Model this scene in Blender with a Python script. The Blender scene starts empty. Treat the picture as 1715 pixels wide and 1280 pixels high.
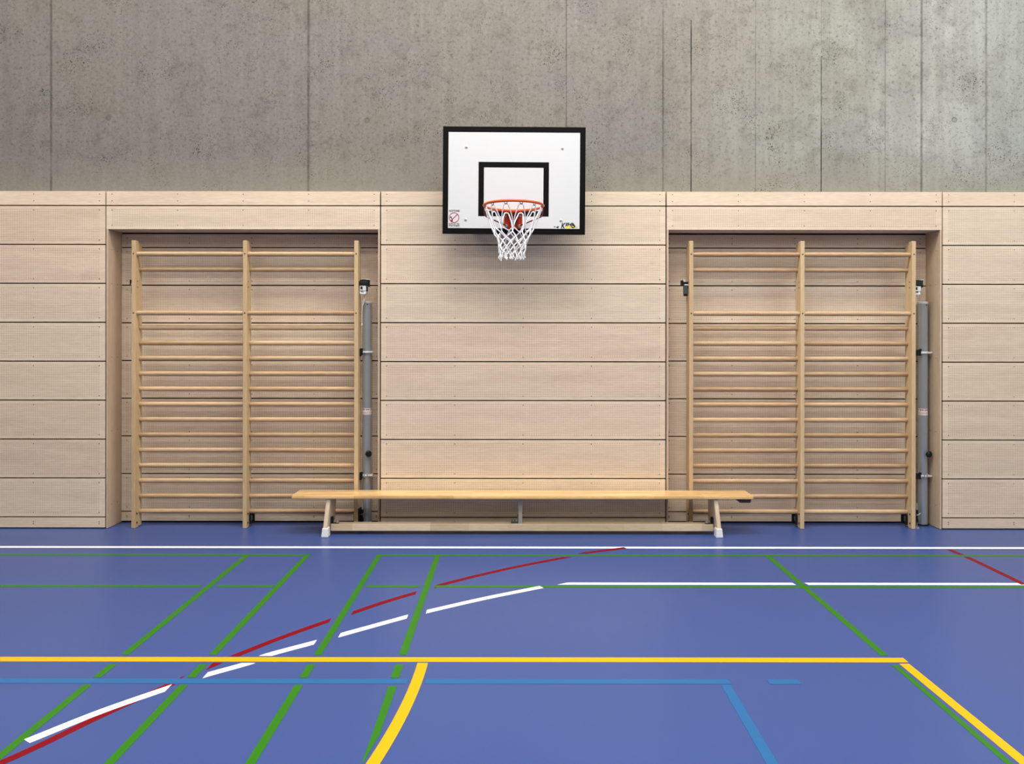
import bpy, bmesh, math, random
from mathutils import Vector, Matrix

random.seed(7)
C = bpy.context.scene.collection
SC = bpy.context.scene
PI = math.pi

# ------------------------------------------------------------------ camera
F_PX, EYE, DW = 1300.0, 1.67, 6.8          # focal length in px, eye height, distance to panel faces (y = 0)
PX0, PY0, ROLL = 860.0, 567.0, 0.0011
cam_d = bpy.data.cameras.new('camera')
cam = bpy.data.objects.new('camera', cam_d); C.objects.link(cam)
cam.location = (0, -DW, EYE)
cam.rotation_euler = (PI / 2, -ROLL, 0)
cam_d.sensor_width = 36.0
cam_d.lens = F_PX / 1715.0 * 36.0
cam_d.shift_x = -(PX0 - 857.5) / 1715.0
cam_d.shift_y = -(640.0 - PY0) / 1715.0
SC.camera = cam

# ------------------------------------------------------------------ colour management
vs = SC.view_settings
vs.view_transform = 'Standard'; vs.look = 'None'; vs.gamma = 1.0; vs.exposure = 0.0
vs.use_curve_mapping = False

# ------------------------------------------------------------------ world and lamps of the hall
world = bpy.data.worlds.new('world'); SC.world = world
world.use_nodes = True
world.node_tree.nodes['Background'].inputs[0].default_value = (0.75, 0.85, 1.0, 1)
world.node_tree.nodes['Background'].inputs[1].default_value = 0.3

def area(name, loc, rot, sx, sy, power, col):
    d = bpy.data.lights.new(name, 'AREA'); d.shape = 'RECTANGLE'
    d.size = sx; d.size_y = sy; d.energy = power; d.color = col
    o = bpy.data.objects.new(name, d); C.objects.link(o)
    o.location = loc; o.rotation_euler = rot
    return o
WARM = (1.0, 0.965, 0.92)
COOL = (0.93, 0.97, 1.0)
for y, p, deep in ((-2.3, 210, 1.5), (-4.9, 95, 0.5), (-7.7, 80, 0.5), (-10.5, 60, 0.5)):
    area('hall_lamp', (-4.4, y, 6.7), (0, 0, 0), 3.6, deep, p * 0.93, WARM)
    area('hall_lamp', (0.3, y, 6.7), (0, 0, 0), 3.6, deep, p * 1.4, WARM)
    area('hall_lamp', (5.0, y, 6.7), (0, 0, 0), 3.6, deep, p * 0.76, WARM)
# daylight through the high window band in the right wall
area('window_light', (8.2, -5.0, 4.2), (0, PI / 2, 0), 2.2, 5.5, 170, COOL)

# ------------------------------------------------------------------ material helpers
def lin(r, g, b):
    def f(v):
        v /= 255.0
        return v / 12.92 if v <= 0.04045 else ((v + 0.055) / 1.055) ** 2.4
    return (f(r), f(g), f(b), 1)

class NT:
    def __init__(s, name, rough=0.5, metal=0.0, spec=0.5):
        s.m = bpy.data.materials.new(name); s.m.use_nodes = True
        s.t = s.m.node_tree; s.b = s.t.nodes['Principled BSDF']
        s.b.inputs['Roughness'].default_value = rough
        s.b.inputs['Metallic'].default_value = metal
        s.b.inputs['Specular IOR Level'].default_value = spec
    def n(s, kind, **kw):
        nd = s.t.nodes.new(kind)
        for k, v in kw.items(): setattr(nd, k, v)
        return nd
    def put(s, sock, v):
        if hasattr(v, 'is_linked') or isinstance(v, bpy.types.NodeSocket): s.t.links.new(v, sock)
        else: sock.default_value = v
    def math(s, op, a, b=0.0, c=None, clamp=False):
        nd = s.n('ShaderNodeMath', operation=op, use_clamp=clamp)
        s.put(nd.inputs[0], a); s.put(nd.inputs[1], b)
        if c is not None: s.put(nd.inputs[2], c)
        return nd.outputs[0]
    def coord(s, kind='Object'):
        return s.n('ShaderNodeTexCoord').outputs[kind]
    def mapping(s, vec, scale=(1, 1, 1), loc=(0, 0, 0)):
        nd = s.n('ShaderNodeMapping')
        s.put(nd.inputs['Vector'], vec); nd.inputs['Scale'].default_value = scale; s.put(nd.inputs['Location'], loc)
        return nd.outputs[0]
    def noise(s, vec, scale, detail=4, rough=0.55, dist=0.0):
        nd = s.n('ShaderNodeTexNoise')
        s.put(nd.inputs['Vector'], vec); nd.inputs['Scale'].default_value = scale
        nd.inputs['Detail'].default_value = detail; nd.inputs['Roughness'].default_value = rough
        nd.inputs['Distortion'].default_value = dist
        return nd.outputs['Fac']
    def ramp(s, fac, stops, interp='LINEAR'):
        nd = s.n('ShaderNodeValToRGB'); nd.color_ramp.interpolation = interp
        s.put(nd.inputs[0], fac)
        e = nd.color_ramp.elements
        while len(e) < len(stops): e.new(0.5)
        for el, (p, c) in zip(e, stops):
            el.position = p; el.color = c if hasattr(c, '__len__') else (c, c, c, 1)
        return nd.outputs[0]
    def mix(s, fac, a, b, mode='MIX'):
        nd = s.n('ShaderNodeMix', data_type='RGBA', blend_type=mode)
        s.put(nd.inputs[0], fac); s.put(nd.inputs[6], a); s.put(nd.inputs[7], b)
        return nd.outputs[2]
    def sep(s, vec):
        nd = s.n('ShaderNodeSeparateXYZ'); s.put(nd.inputs[0], vec); return nd.outputs
    def base(s, v): s.put(s.b.inputs['Base Color'], v); return s
    def bump(s, h, strength=0.2, dist=0.002):
        nd = s.n('ShaderNodeBump'); s.put(nd.inputs['Height'], h)
        nd.inputs['Strength'].default_value = strength; nd.inputs['Distance'].default_value = dist
        s.t.links.new(nd.outputs[0], s.b.inputs['Normal']); return s

M = {}
def flat(name, rgb, rough=0.5, metal=0.0, var=0.06, spec=0.5):
    t = NT(name, rough, metal, spec)
    c = lin(*rgb); f = t.noise(t.coord(), 14, 3)
    t.base(t.mix(f, tuple(v * (1 - var) for v in c[:3]) + (1,), tuple(min(1, v * (1 + var)) for v in c[:3]) + (1,)))
    M[name] = t.m
    return t.m

def wood(name, a, b, axis='X', rough=0.45, perf=False, obj_var=0.5, fine=1.0, spec=0.4, block=None):
    t = NT(name, rough, 0, spec)
    co = t.coord()
    rnd = t.n('ShaderNodeObjectInfo').outputs['Random']
    off = t.n('ShaderNodeCombineXYZ')
    for i, k in enumerate((17.0, 9.0, 31.0)): t.put(off.inputs[i], t.math('MULTIPLY', rnd, k))
    sc = {'X': (0.9, 9, 9), 'Z': (9, 9, 0.9), 'Y': (9, 0.9, 9)}[axis]
    v = t.mapping(co, sc, off.outputs[0])
    g1 = t.noise(v, 1.6 * fine, 5, 0.6, 0.6)
    g2 = t.noise(t.mapping(co, tuple(q * 5 for q in sc), off.outputs[0]), 2.4 * fine, 3, 0.6)
    fac = t.math('ADD', t.math('MULTIPLY', g1, 0.5), t.math('MULTIPLY', g2, 0.5))
    fac = t.math('ADD', fac, t.math('MULTIPLY', t.math('SUBTRACT', rnd, 0.5), 0.22 * obj_var))
    col = t.ramp(fac, [(0.28, lin(*a)), (0.72, lin(*b))])
    if obj_var == 0.5:
        tint = t.math('FRACT', t.math('MULTIPLY', rnd, 7.31))
        col = t.mix(1.0, col, t.mix(tint, (1.0, 0.96, 0.95, 1), (1.0, 1.0, 0.985, 1)), 'MULTIPLY')
    if block:
        bt = t.n('ShaderNodeTexBrick')
        bt.offset = 0.37; bt.inputs['Scale'].default_value = 1.0
        bt.inputs['Mortar Size'].default_value = 0.0
        bt.inputs['Brick Width'].default_value = block[0]; bt.inputs['Row Height'].default_value = block[1]
        bt.inputs['Color1'].default_value = (0.80, 0.76, 0.70, 1); bt.inputs['Color2'].default_value = (1.1, 1.1, 1.1, 1)
        bt.inputs['Bias'].default_value = 0.0
        if block[2] == 'XZ':
            s = t.sep(co); cc = t.n('ShaderNodeCombineXYZ'); t.put(cc.inputs[0], s[0]); t.put(cc.inputs[1], s[2])
            t.put(bt.inputs['Vector'], cc.outputs[0])
        else: t.put(bt.inputs['Vector'], co)
        col = t.mix(0.75, col, bt.outputs['Color'], 'MULTIPLY')
    if perf:
        s = t.sep(co)
        def cell(x):
            f = t.math('FRACT', t.math('ADD', t.math('DIVIDE', x, 0.0158), 100.0))
            return t.math('SUBTRACT', f, 0.5)
        fx, fz = cell(s[0]), cell(s[2])
        r = t.math('SQRT', t.math('ADD', t.math('MULTIPLY', fx, fx), t.math('MULTIPLY', fz, fz)))
        hole = t.math('LESS_THAN', r, 0.17)
        col = t.mix(hole, col, lin(98, 76, 58))
    t.base(col)
    t.bump(g2, 0.12, 0.001)
    M[name] = t.m
    return t.m

PA, PB = (203, 184, 160), (233, 216, 191)
wood('panel_ash', PA, PB, 'X', 0.5)
wood('panel_ash_perforated', PA, PB, 'X', 0.5, perf=True)
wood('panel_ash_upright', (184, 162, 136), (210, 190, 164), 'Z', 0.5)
wood('pine_upright', (186, 156, 114), (216, 190, 148), 'Z', 0.42, obj_var=1.0)
wood('ash_rung', (166, 132, 94), (208, 176, 136), 'X', 0.4, obj_var=1.4)
wood('bench_top', (208, 164, 106), (244, 210, 152), 'X', 0.22, obj_var=0.2, block=(0.42, 0.037, 'XY'), spec=0.55)
wood('bench_beam', (212, 186, 150), (242, 222, 190), 'X', 0.42, obj_var=0.2, block=(0.33, 0.2, 'XZ'))
wood('bench_leg', (206, 184, 154), (236, 218, 190), 'Z', 0.45)
flat('shadow_gap', (30, 19, 12), 0.8)
flat('screw_dark', (78, 60, 46), 0.5, 0.3)
flat('black_edge', (5, 5, 6), 0.6, spec=0.1)
flat('board_white', (206, 208, 208), 0.4, var=0.015, spec=0.3)
flat('rim_orange', (216, 84, 26), 0.32, var=0.08)
flat('bracket_orange', (196, 52, 18), 0.4, var=0.08)
flat('brace_red', (126, 36, 22), 0.4)
flat('net_white', (248, 248, 246), 0.8, var=0.02)
flat('zinc', (186, 187, 184), 0.35, 0.35)
flat('steel_grey', (178, 188, 194), 0.3, 0.5, var=0.03)
flat('alu_light', (226, 228, 228), 0.35, 0.1)
flat('iron_black', (22, 24, 25), 0.45, 0.3)
flat('blued_steel', (96, 108, 114), 0.35, 0.7)
flat('cord_white', (226, 222, 212), 0.8)
flat('rubber_white', (234, 234, 230), 0.5, var=0.03)
flat('strut_grey', (182, 174, 160), 0.5, 0.1)
flat('rubber_dark', (62, 58, 54), 0.7)
flat('sign_red', (168, 20, 42), 0.4)
flat('sign_black', (16, 16, 16), 0.4)
flat('sign_yellow', (236, 214, 40), 0.4)
flat('sticker_white', (236, 230, 228), 0.4)
flat('line_white', (246, 246, 244), 0.35, var=0.02)
flat('line_green', (40, 114, 8), 0.42, var=0.06, spec=0.25)
flat('line_yellow', (232, 168, 0), 0.42, var=0.02, spec=0.25)
flat('line_red', (122, 0, 16), 0.5, var=0.05, spec=0.12)
flat('line_sky_blue', (36, 98, 150), 0.42, var=0.04, spec=0.25)
flat('ceiling_white', (168, 164, 156), 0.8)
flat('plaster', (150, 142, 130), 0.8)

def floor_mat():
    t = NT('floor_blue', 0.36, 0, 0.32)
    co = t.coord()
    big = t.noise(co, 0.5, 3)
    spk = t.noise(co, 260, 2, 0.7)
    c = t.mix(big, lin(52, 74, 130), lin(57, 79, 137))
    c = t.mix(t.ramp(spk, [(0.35, 0.0), (0.75, 0.22)]), c, lin(76, 96, 156))
    dot = t.n('ShaderNodeTexVoronoi'); t.put(dot.inputs['Vector'], t.mapping(co, (1, 1, 0))); dot.inputs['Scale'].default_value = 1.3
    c = t.mix(t.math('LESS_THAN', dot.outputs['Distance'], 0.006), c, lin(44, 48, 80))
    t.base(c)
    t.put(t.b.inputs['Roughness'], t.math('ADD', t.math('MULTIPLY', big, 0.1), 0.30))
    t.bump(t.noise(co, 90, 2), 0.04, 0.0008)
    M['floor_blue'] = t.m
floor_mat()

def concrete_mat():
    t = NT('fair_faced_concrete', 0.78, 0, 0.3)
    co = t.coord(); s = t.sep(co)
    X, Z = s[0], s[2]
    # every pour has its own tone, from left to right
    xn = t.math('DIVIDE', t.math('ADD', X, 5.0), 10.0)
    tone = t.ramp(xn, [(0.0, lin(117, 111, 109)), (0.094, lin(121, 117, 113)), (0.32, lin(125, 120, 116)),
                       (0.50, lin(129, 124, 118)), (0.63, lin(131, 129, 123)), (0.66, lin(144, 141, 133)),
                       (0.77, lin(161, 162, 152)), (0.86, lin(172, 174, 166)), (0.95, lin(167, 172, 166))])
    wide = t.noise(t.mapping(co, (0.8, 1, 1.2)), 1.1, 5, 0.6)
    c = t.mix(t.ramp(wide, [(0.35, 0.0), (0.68, 0.5)]), tone, lin(128, 123, 102))
    wide2 = t.noise(t.mapping(co, (1, 1, 1), (4.2, 1, 7.7)), 1.7, 4, 0.6)
    c = t.mix(t.ramp(wide2, [(0.5, 0.0), (0.75, 0.45)]), c, lin(116, 107, 110))
    # blotches and mottling
    blot = t.noise(co, 7.5, 8, 0.68, 0.4)
    c = t.mix(t.ramp(blot, [(0.34, 0.30), (0.50, 0.0)]), c, lin(76, 70, 62))
    fine = t.noise(co, 34, 6, 0.72)
    c = t.mix(t.ramp(fine, [(0.33, 0.6), (0.47, 0.0)]), c, lin(58, 53, 47))
    c = t.mix(t.ramp(fine, [(0.54, 0.0), (0.80, 0.4)]), c, lin(176, 173, 164))
    streak = t.noise(t.mapping(co, (14, 1, 0.7)), 1.0, 4, 0.6)
    c = t.mix(t.ramp(streak, [(0.42, 0.16), (0.6, 0.0)]), c, lin(88, 84, 76))
    # pale foot of the pour just above the panelling
    foot = t.math('SUBTRACT', 1.0, t.math('DIVIDE', t.math('ABSOLUTE', t.math('SUBTRACT', Z, 2.95)), 0.42), clamp=True)
    foot = t.math('MULTIPLY', foot, 0.5)
    c = t.mix(foot, c, lin(148, 143, 124))
    # blow holes
    wn = t.n('ShaderNodeTexNoise'); t.put(wn.inputs['Vector'], co); wn.inputs['Scale'].default_value = 60
    wa = t.n('ShaderNodeVectorMath', operation='SCALE'); t.put(wa.inputs[0], wn.outputs['Color']); wa.inputs['Scale'].default_value = 0.022
    wb = t.n('ShaderNodeVectorMath', operation='ADD'); t.put(wb.inputs[0], co); t.put(wb.inputs[1], wa.outputs[0]); wco = wb.outputs[0]
    zone = t.noise(t.mapping(co, (1, 1, 1), (9.1, 3, 2.2)), 3.2, 3)
    pore = t.n('ShaderNodeTexVoronoi'); t.put(pore.inputs['Vector'], wco); pore.inputs['Scale'].default_value = 42
    hole = t.math('LESS_THAN', pore.outputs['Distance'], t.ramp(zone, [(0.44, 0.0), (0.72, 0.27)]))
    pore2 = t.n('ShaderNodeTexVoronoi'); t.put(pore2.inputs['Vector'], wco); pore2.inputs['Scale'].default_value = 85
    hole2 = t.math('LESS_THAN', pore2.outputs['Distance'], t.ramp(zone, [(0.36, 0.0), (0.66, 0.29)]))
    holes = t.math('MAXIMUM', hole, t.math('MULTIPLY', hole2, 0.7))
    c = t.mix(t.math('MULTIPLY', holes, 0.85), c, lin(42, 38, 33))
    # formwork joints: position, half width, strength, low end, high end
    wob = t.math('MULTIPLY', t.math('SUBTRACT', t.noise(t.mapping(co, (0, 0, 1)), 5, 5, 0.7), 0.5), 0.03)
    patch = t.ramp(t.noise(t.mapping(co, (0.6, 1, 1)), 4.5, 4), [(0.32, 0.35), (0.6, 1.0)])
    tot = None
    for x, w, k, z0, z1 in JOINTS:
        d = t.math('ABSOLUTE', t.math('SUBTRACT', t.math('ADD', X, t.math('MULTIPLY', wob, 0.6 if w > 0.006 else 0.12)), x))
        v = t.math('SUBTRACT', 1.0, t.math('DIVIDE', d, w), clamp=True)
        v = t.math('MULTIPLY', t.math('POWER', v, 0.6), k)
        if z1 < 6: v = t.math('MULTIPLY', v, t.math('LESS_THAN', Z, z1))
        if z0 > 2.96: v = t.math('MULTIPLY', v, t.math('GREATER_THAN', Z, z0))
        tot = v if tot is None else t.math('MAXIMUM', tot, v)
    c = t.mix(t.math('MULTIPLY', tot, patch), c, lin(36, 32, 28))
    # plugged tie holes
    for x, z in TIES:
        dx = t.math('SUBTRACT', X, x); dz = t.math('SUBTRACT', Z, z)
        r = t.math('SQRT', t.math('ADD', t.math('MULTIPLY', dx, dx), t.math('MULTIPLY', dz, dz)))
        ring = t.math('SUBTRACT', 1.0, t.math('DIVIDE', t.math('ABSOLUTE', t.math('SUBTRACT', r, 0.019)), 0.009), clamp=True)
        disc = t.math('MULTIPLY', t.math('LESS_THAN', r, 0.02), 0.4)
        c = t.mix(t.math('MULTIPLY', t.math('MAXIMUM', ring, disc), 0.6), c, lin(70, 66, 61))
    t.base(c)
    h = t.math('SUBTRACT', fine, t.math('ADD', t.math('MULTIPLY', tot, 1.2), holes))
    t.bump(h, 0.35, 0.004)
    M['fair_faced_concrete'] = t.m

Y_CON = 0.03
S_CON = F_PX / (DW + Y_CON)
cx = lambda px: (px - PX0) / S_CON
cz = lambda py: EYE - (py - PY0) / S_CON
JOINTS = [(cx(85), 0.013, 0.62, 0, 9), (cx(516), 0.014, 0.62, 0, 9), (cx(948), 0.010, 0.6, 0, 9),
          (cx(1110), 0.012, 0.55, 0, 9), (cx(1157), 0.006, 1.3, 0, cz(33)), (cx(1265), 0.006, 0.5, 0, 9),
          (cx(1375), 0.006, 1.3, 0, cz(95)), (cx(1375), 0.004, 0.3, cz(95), 9), (cx(1482), 0.006, 0.6, 0, 9),
          (cx(1543), 0.013, 0.66, 0, 9), (cx(1651), 0.012, 0.5, 0, 9)]
TIES = [(cx(614), cz(202)), (cx(181), cz(198)), (cx(849), cz(202)), (cx(1598), cz(200))]
concrete_mat()

# ------------------------------------------------------------------ mesh helpers
def obj(name, bm, mats, parent=None, smooth=False, label=None, loc=None):
    me = bpy.data.meshes.new(name)
    bmesh.ops.recalc_face_normals(bm, faces=bm.faces)
    bm.to_mesh(me); bm.free()
    for m in (mats if isinstance(mats, (list, tuple)) else [mats]): me.materials.append(M[m])
    if smooth:
        for p in me.polygons: p.use_smooth = True
        me.set_sharp_from_angle(angle=math.radians(40))
    o = bpy.data.objects.new(name, me); C.objects.link(o)
    if parent is not None: o.parent = parent
    if loc is not None: o.location = loc
    if label: o['label'] = label
    return o

def thing(name, label, cat, loc=(0, 0, 0), group=None):
    o = bpy.data.objects.new(name, None); C.objects.link(o)
    o.empty_display_size = 0.1
    o.location = loc; o['label'] = label; o['category'] = cat
    if group: o['group'] = group
    return o

def structure(o):
    o['kind'] = 'structure'; return o

def box(bm, x0, x1, y0, y1, z0, z1, bevel=0.0, mi=0):
    b = bmesh.new()
    bmesh.ops.create_cube(b, size=1.0)
    for v in b.verts:
        v.co = Vector(((x0 + x1) / 2 + v.co.x * (x1 - x0), (y0 + y1) / 2 + v.co.y * (y1 - y0), (z0 + z1) / 2 + v.co.z * (z1 - z0)))
    if bevel: bmesh.ops.bevel(b, geom=list(b.edges), offset=bevel, segments=2, affect='EDGES', profile=0.6)
    merge(bm, b, mi)

def merge(bm, b, mi=0):
    mp = {}
    for v in b.verts: mp[v] = bm.verts.new(v.co)
    for f in b.faces:
        nf = bm.faces.new([mp[v] for v in f.verts]); nf.material_index = mi
    b.free()

def tube(bm, pts, r, seg=8, closed=False, mi=0, caps=True):
    pts = [Vector(p) for p in pts]
    n = len(pts); rings = []
    up = None
    for i, p in enumerate(pts):
        if closed: d = pts[(i + 1) % n] - pts[i - 1]
        else: d = pts[min(i + 1, n - 1)] - pts[max(i - 1, 0)]
        d.normalize()
        if up is None:
            up = Vector((0, 0, 1)) if abs(d.z) < 0.9 else Vector((1, 0, 0))
        a = d.cross(up).normalized(); up = a.cross(d).normalized()
        rr = r[i] if hasattr(r, '__len__') else r
        rings.append([bm.verts.new(p + (a * math.cos(2 * PI * k / seg) + up * math.sin(2 * PI * k / seg)) * rr) for k in range(seg)])
    for i in range(n if closed else n - 1):
        A, B = rings[i], rings[(i + 1) % n]
        for k in range(seg):
            f = bm.faces.new((A[k], A[(k + 1) % seg], B[(k + 1) % seg], B[k])); f.material_index = mi
    if not closed and caps:
        for R in (rings[0], rings[-1]):
            f = bm.faces.new(R); f.material_index = mi

def disc(bm, c, r, h, axis='Y', seg=14, mi=0):
    """short cylinder centred on c"""
    a = {'X': Vector((1, 0, 0)), 'Y': Vector((0, 1, 0)), 'Z': Vector((0, 0, 1))}[axis]
    c = Vector(c); tube(bm, [c - a * h / 2, c + a * h / 2], r, seg, mi=mi)

def prism(bm, poly, y0, y1, plane='XZ', bevel=0.0, mi=0):
    b = bmesh.new()
    def P(u, v, w): return (u, w, v) if plane == 'XZ' else ((w, u, v) if plane == 'YZ' else (u, v, w))
    A = [b.verts.new(P(u, v, y0)) for u, v in poly]; B = [b.verts.new(P(u, v, y1)) for u, v in poly]
    n = len(poly)
    b.faces.new(A); b.faces.new(B)
    for i in range(n): b.faces.new((A[i], A[(i + 1) % n], B[(i + 1) % n], B[i]))
    bmesh.ops.recalc_face_normals(b, faces=b.faces)
    if bevel: bmesh.ops.bevel(b, geom=list(b.edges), offset=bevel, segments=2, affect='EDGES')
    merge(bm, b, mi)

def frame_rect(bm, x0, x1, z0, z1, t, y0, y1):
    box(bm, x0, x1, y0, y1, z1 - t, z1); box(bm, x0, x1, y0, y1, z0, z0 + t)
    box(bm, x0, x0 + t, y0, y1, z0 + t, z1 - t); box(bm, x1 - t, x1, y0, y1, z0 + t, z1 - t)

def text_mesh(bm, body, size, x, y, z, width=None, shear=0.0, mi=0, bold=0.0, height=None):
    cu = bpy.data.curves.new('lettering', 'FONT'); cu.body = body; cu.size = size; cu.shear = shear
    cu.extrude = 0.0006; cu.offset = bold
    to = bpy.data.objects.new('lettering', cu); C.objects.link(to)
    bpy.context.view_layer.update()
    me = bpy.data.meshes.new_from_object(to.evaluated_get(bpy.context.evaluated_depsgraph_get()))
    bpy.data.objects.remove(to); bpy.data.curves.remove(cu)
    xs = [v.co.x for v in me.vertices]; k = 1.0
    if width: k = width / (max(xs) - min(xs))
    kz = 1.0
    if height: kz = height / max(v.co.y for v in me.vertices)
    b = bmesh.new(); b.from_mesh(me); bpy.data.meshes.remove(me)
    x_min = min(xs)
    for v in b.verts: v.co = Vector((x + (v.co.x - x_min) * k, y - v.co.z, z + v.co.y * kz))
    merge(bm, b, mi)

# ================================================================== THE HALL
XL, XR, YF, HC = -8.4, 8.4, -13.5, 7.2
bm = bmesh.new(); box(bm, XL - 0.3, XR + 0.3, YF - 0.3, 0.5, -0.3, 0.0)
floor = structure(obj('floor', bm, 'floor_blue'))

bm = bmesh.new()
prism(bm, [(Y_CON, 2.82), (Y_CON, HC), (0.5, HC), (0.5, 0.0), (0.262, 0.0), (0.262, 2.82)], XL, XR, 'YZ')
wall_back = structure(obj('wall_back', bm, 'fair_faced_concrete'))
wall_back['label'] = 'fair faced grey concrete wall above pale perforated wood panelling'
for nm, a in (('wall_left', (XL - 0.3, XL, YF, 0.5)), ('wall_right', (XR, XR + 0.3, YF, 0.5)), ('wall_front', (XL - 0.3, XR + 0.3, YF - 0.3, YF))):
    bm = bmesh.new(); box(bm, *a, 0, HC); structure(obj(nm, bm, 'plaster'))
bm = bmesh.new(); box(bm, XL - 0.3, XR + 0.3, YF - 0.3, 0.5, HC, HC + 0.2)
structure(obj('ceiling', bm, 'ceiling_white'))

# ---- panelling ----------------------------------------------------
GAP = 0.0052                                     # half a shadow joint
ROWS = [0.101 + 0.3413 * k for k in range(9)]   # 0.101 ... 2.831
TOP = 2.957
Y_REC = 0.228                                   # face of the panels inside the niches
BAYS = [-8.39, -5.985, -3.573, -1.166, 1.336, 3.756, 6.165, 8.39]
NICHE = {2: (-3.552, -1.187), 4: (1.357, 3.736)}
HEAD = 2.6246

def screws(bm, x0, x1, zs, y):
    n = max(1, round((x1 - x0 - 0.1) / 0.58))
    for i in range(n + 1):
        x = x0 + 0.05 + (x1 - x0 - 0.1) * i / n
        for z in zs: disc(bm, (x, y - 0.0003, z), 0.0042, 0.002, 'Y', 8, mi=2)

def panel(x0, x1, z0, z1, y, perf=True, name='wall_panel', screw_z=None):
    cxm, czm = (x0 + x1) / 2, (z0 + z1) / 2
    hx, hz = (x1 - x0) / 2, (z1 - z0) / 2
    bm = bmesh.new(); t = 0.018
    if perf and hz > 0.05:
        mx, mz = 0.046, 0.026
        o4 = [bm.verts.new(p) for p in ((-hx, 0, -hz), (hx, 0, -hz), (hx, 0, hz), (-hx, 0, hz))]
        i4 = [bm.verts.new(p) for p in ((-hx + mx, 0, -hz + mz), (hx - mx, 0, -hz + mz), (hx - mx, 0, hz - mz), (-hx + mx, 0, hz - mz))]
        b4 = [bm.verts.new((v.co.x, t, v.co.z)) for v in o4]
        f = bm.faces.new(i4); f.material_index = 1
        for i in range(4):
            j = (i + 1) % 4
            bm.faces.new((o4[i], o4[j], i4[j], i4[i])); bm.faces.new((o4[i], o4[j], b4[j], b4[i]))
        bm.faces.new(b4)
    else:
        box(bm, -hx, hx, 0, t, -hz, hz)
    zs = screw_z or ([hz - 0.034, -hz + 0.034] if hz > 0.03 else [0])
    screws(bm, -hx, hx, zs, 0)
    return obj(name, bm, ['panel_ash', 'panel_ash_perforated', 'screw_dark'], wall_back, loc=(cxm, y, czm))

for i in range(7):
    bx0, bx1 = BAYS[i] + GAP, BAYS[i + 1] - GAP
    panel(bx0, bx1, ROWS[8] + GAP, TOP, 0, perf=False, name='top_board', screw_z=[0.035, -0.025])
    if i in NICHE:
        nx0, nx1 = NICHE[i]
        panel(bx0, bx1, HEAD, ROWS[8] - GAP, 0)
        bm = bmesh.new(); box(bm, nx0, nx1, 0.019, Y_REC + 0.01, HEAD, HEAD + 0.018)
        obj('niche_head', bm, 'panel_ash', wall_back)
        for a, b in ((bx0, nx0), (nx1, bx1)):
            bm = bmesh.new(); box(bm, a, b, 0.0, Y_REC + 0.03, 0.004, HEAD - 0.001)
            for z in (0.2, 0.85, 1.5, 2.15, 2.45):
                for yy in (0.06, 0.16):
                    disc(bm, (b if a == bx0 else a, yy, z), 0.004, 0.002, 'X', 8, mi=1)
            obj('niche_side', bm, ['panel_ash_upright', 'screw_dark'], wall_back)
        rx0, rx1 = nx0 + 0.003, nx1 - 0.003
        for k in range(7):
            panel(rx0, rx1, ROWS[k] + GAP, ROWS[k + 1] - GAP, Y_REC)
        panel(rx0, rx1, ROWS[7] + GAP, HEAD - 0.014, Y_REC)
        panel(rx0, rx1, 0.016, ROWS[0] - GAP, Y_REC, perf=False, name='baseboard')
        bm = bmesh.new(); box(bm, nx0, nx1, Y_REC + 0.019, Y_REC + 0.033, 0.0, HEAD + 0.0)
        obj('backing_board', bm, 'shadow_gap', wall_back)
        bm = bmesh.new(); box(bm, BAYS[i] - 0.02, BAYS[i + 1] + 0.02, 0.019, 0.029, HEAD + 0.02, TOP - 0.01)
        obj('backing_board', bm, 'shadow_gap', wall_back)
    else:
        for k in range(8):
            panel(bx0, bx1, ROWS[k] + GAP, ROWS[k + 1] - GAP, 0)
        panel(bx0, bx1, 0.010, ROWS[0] - GAP, 0, perf=False, name='baseboard')
        bm = bmesh.new(); box(bm, BAYS[i] - 0.008, BAYS[i + 1] + 0.008, 0.019, 0.029, 0.0, TOP - 0.01)
        obj('backing_board', bm, 'shadow_gap', wall_back)

# ---- painted court lines ------------------------------------------
def fl(px, py):
    """floor point seen at a spot of the survey photograph"""
    u, v = px - PX0, py - PY0
    v2 = v - ROLL * u; u2 = u + ROLL * v
    d = F_PX * EYE / v2
    return (u2 * d / F_PX, d - DW)
LZ = [0.0]
def court_line(color, label, polys):
    LZ[0] += 0.00002
    z = 0.0008 + LZ[0]
    bm = bmesh.new()
    for p in polys:
        vs_ = [bm.verts.new((x, y, z)) for x, y in p]
        bs_ = [bm.verts.new((x, y, -0.0004)) for x, y in p]
        n = len(p)
        for i in range(n): bm.faces.new((vs_[i], vs_[(i + 1) % n], bs_[(i + 1) % n], bs_[i]))
        bm.faces.new(vs_)
    return obj('court_line', bm, 'line_' + color, floor, label=label)
def across(y, w, *spans): return [[(a, y - w / 2), (b, y - w / 2), (b2, y + w / 2), (a2, y + w / 2)] for a, b, b2, a2 in
                                  [(s if len(s) == 4 else (s[0], s[1], s[1], s[0])) for s in spans]]
def along(x, w, *spans): return [[(x - w / 2, a), (x + w / 2, a), (x + w / 2, b), (x - w / 2, b)] for a, b in spans]
def ribbon(pts, w):
    """strip of width w along a polyline"""
    L, R = [], []
    n = len(pts)
    for i in range(n):
        d = Vector(pts[min(i + 1, n - 1)]) - Vector(pts[max(i - 1, 0)]); d.normalize()
        q = Vector((-d.y, d.x)) * w / 2; p = Vector(pts[i])
        L.append(tuple(p + q)); R.append(tuple(p - q))
    return [[L[i], L[i + 1], R[i + 1], R[i]] for i in range(n - 1)]
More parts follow.
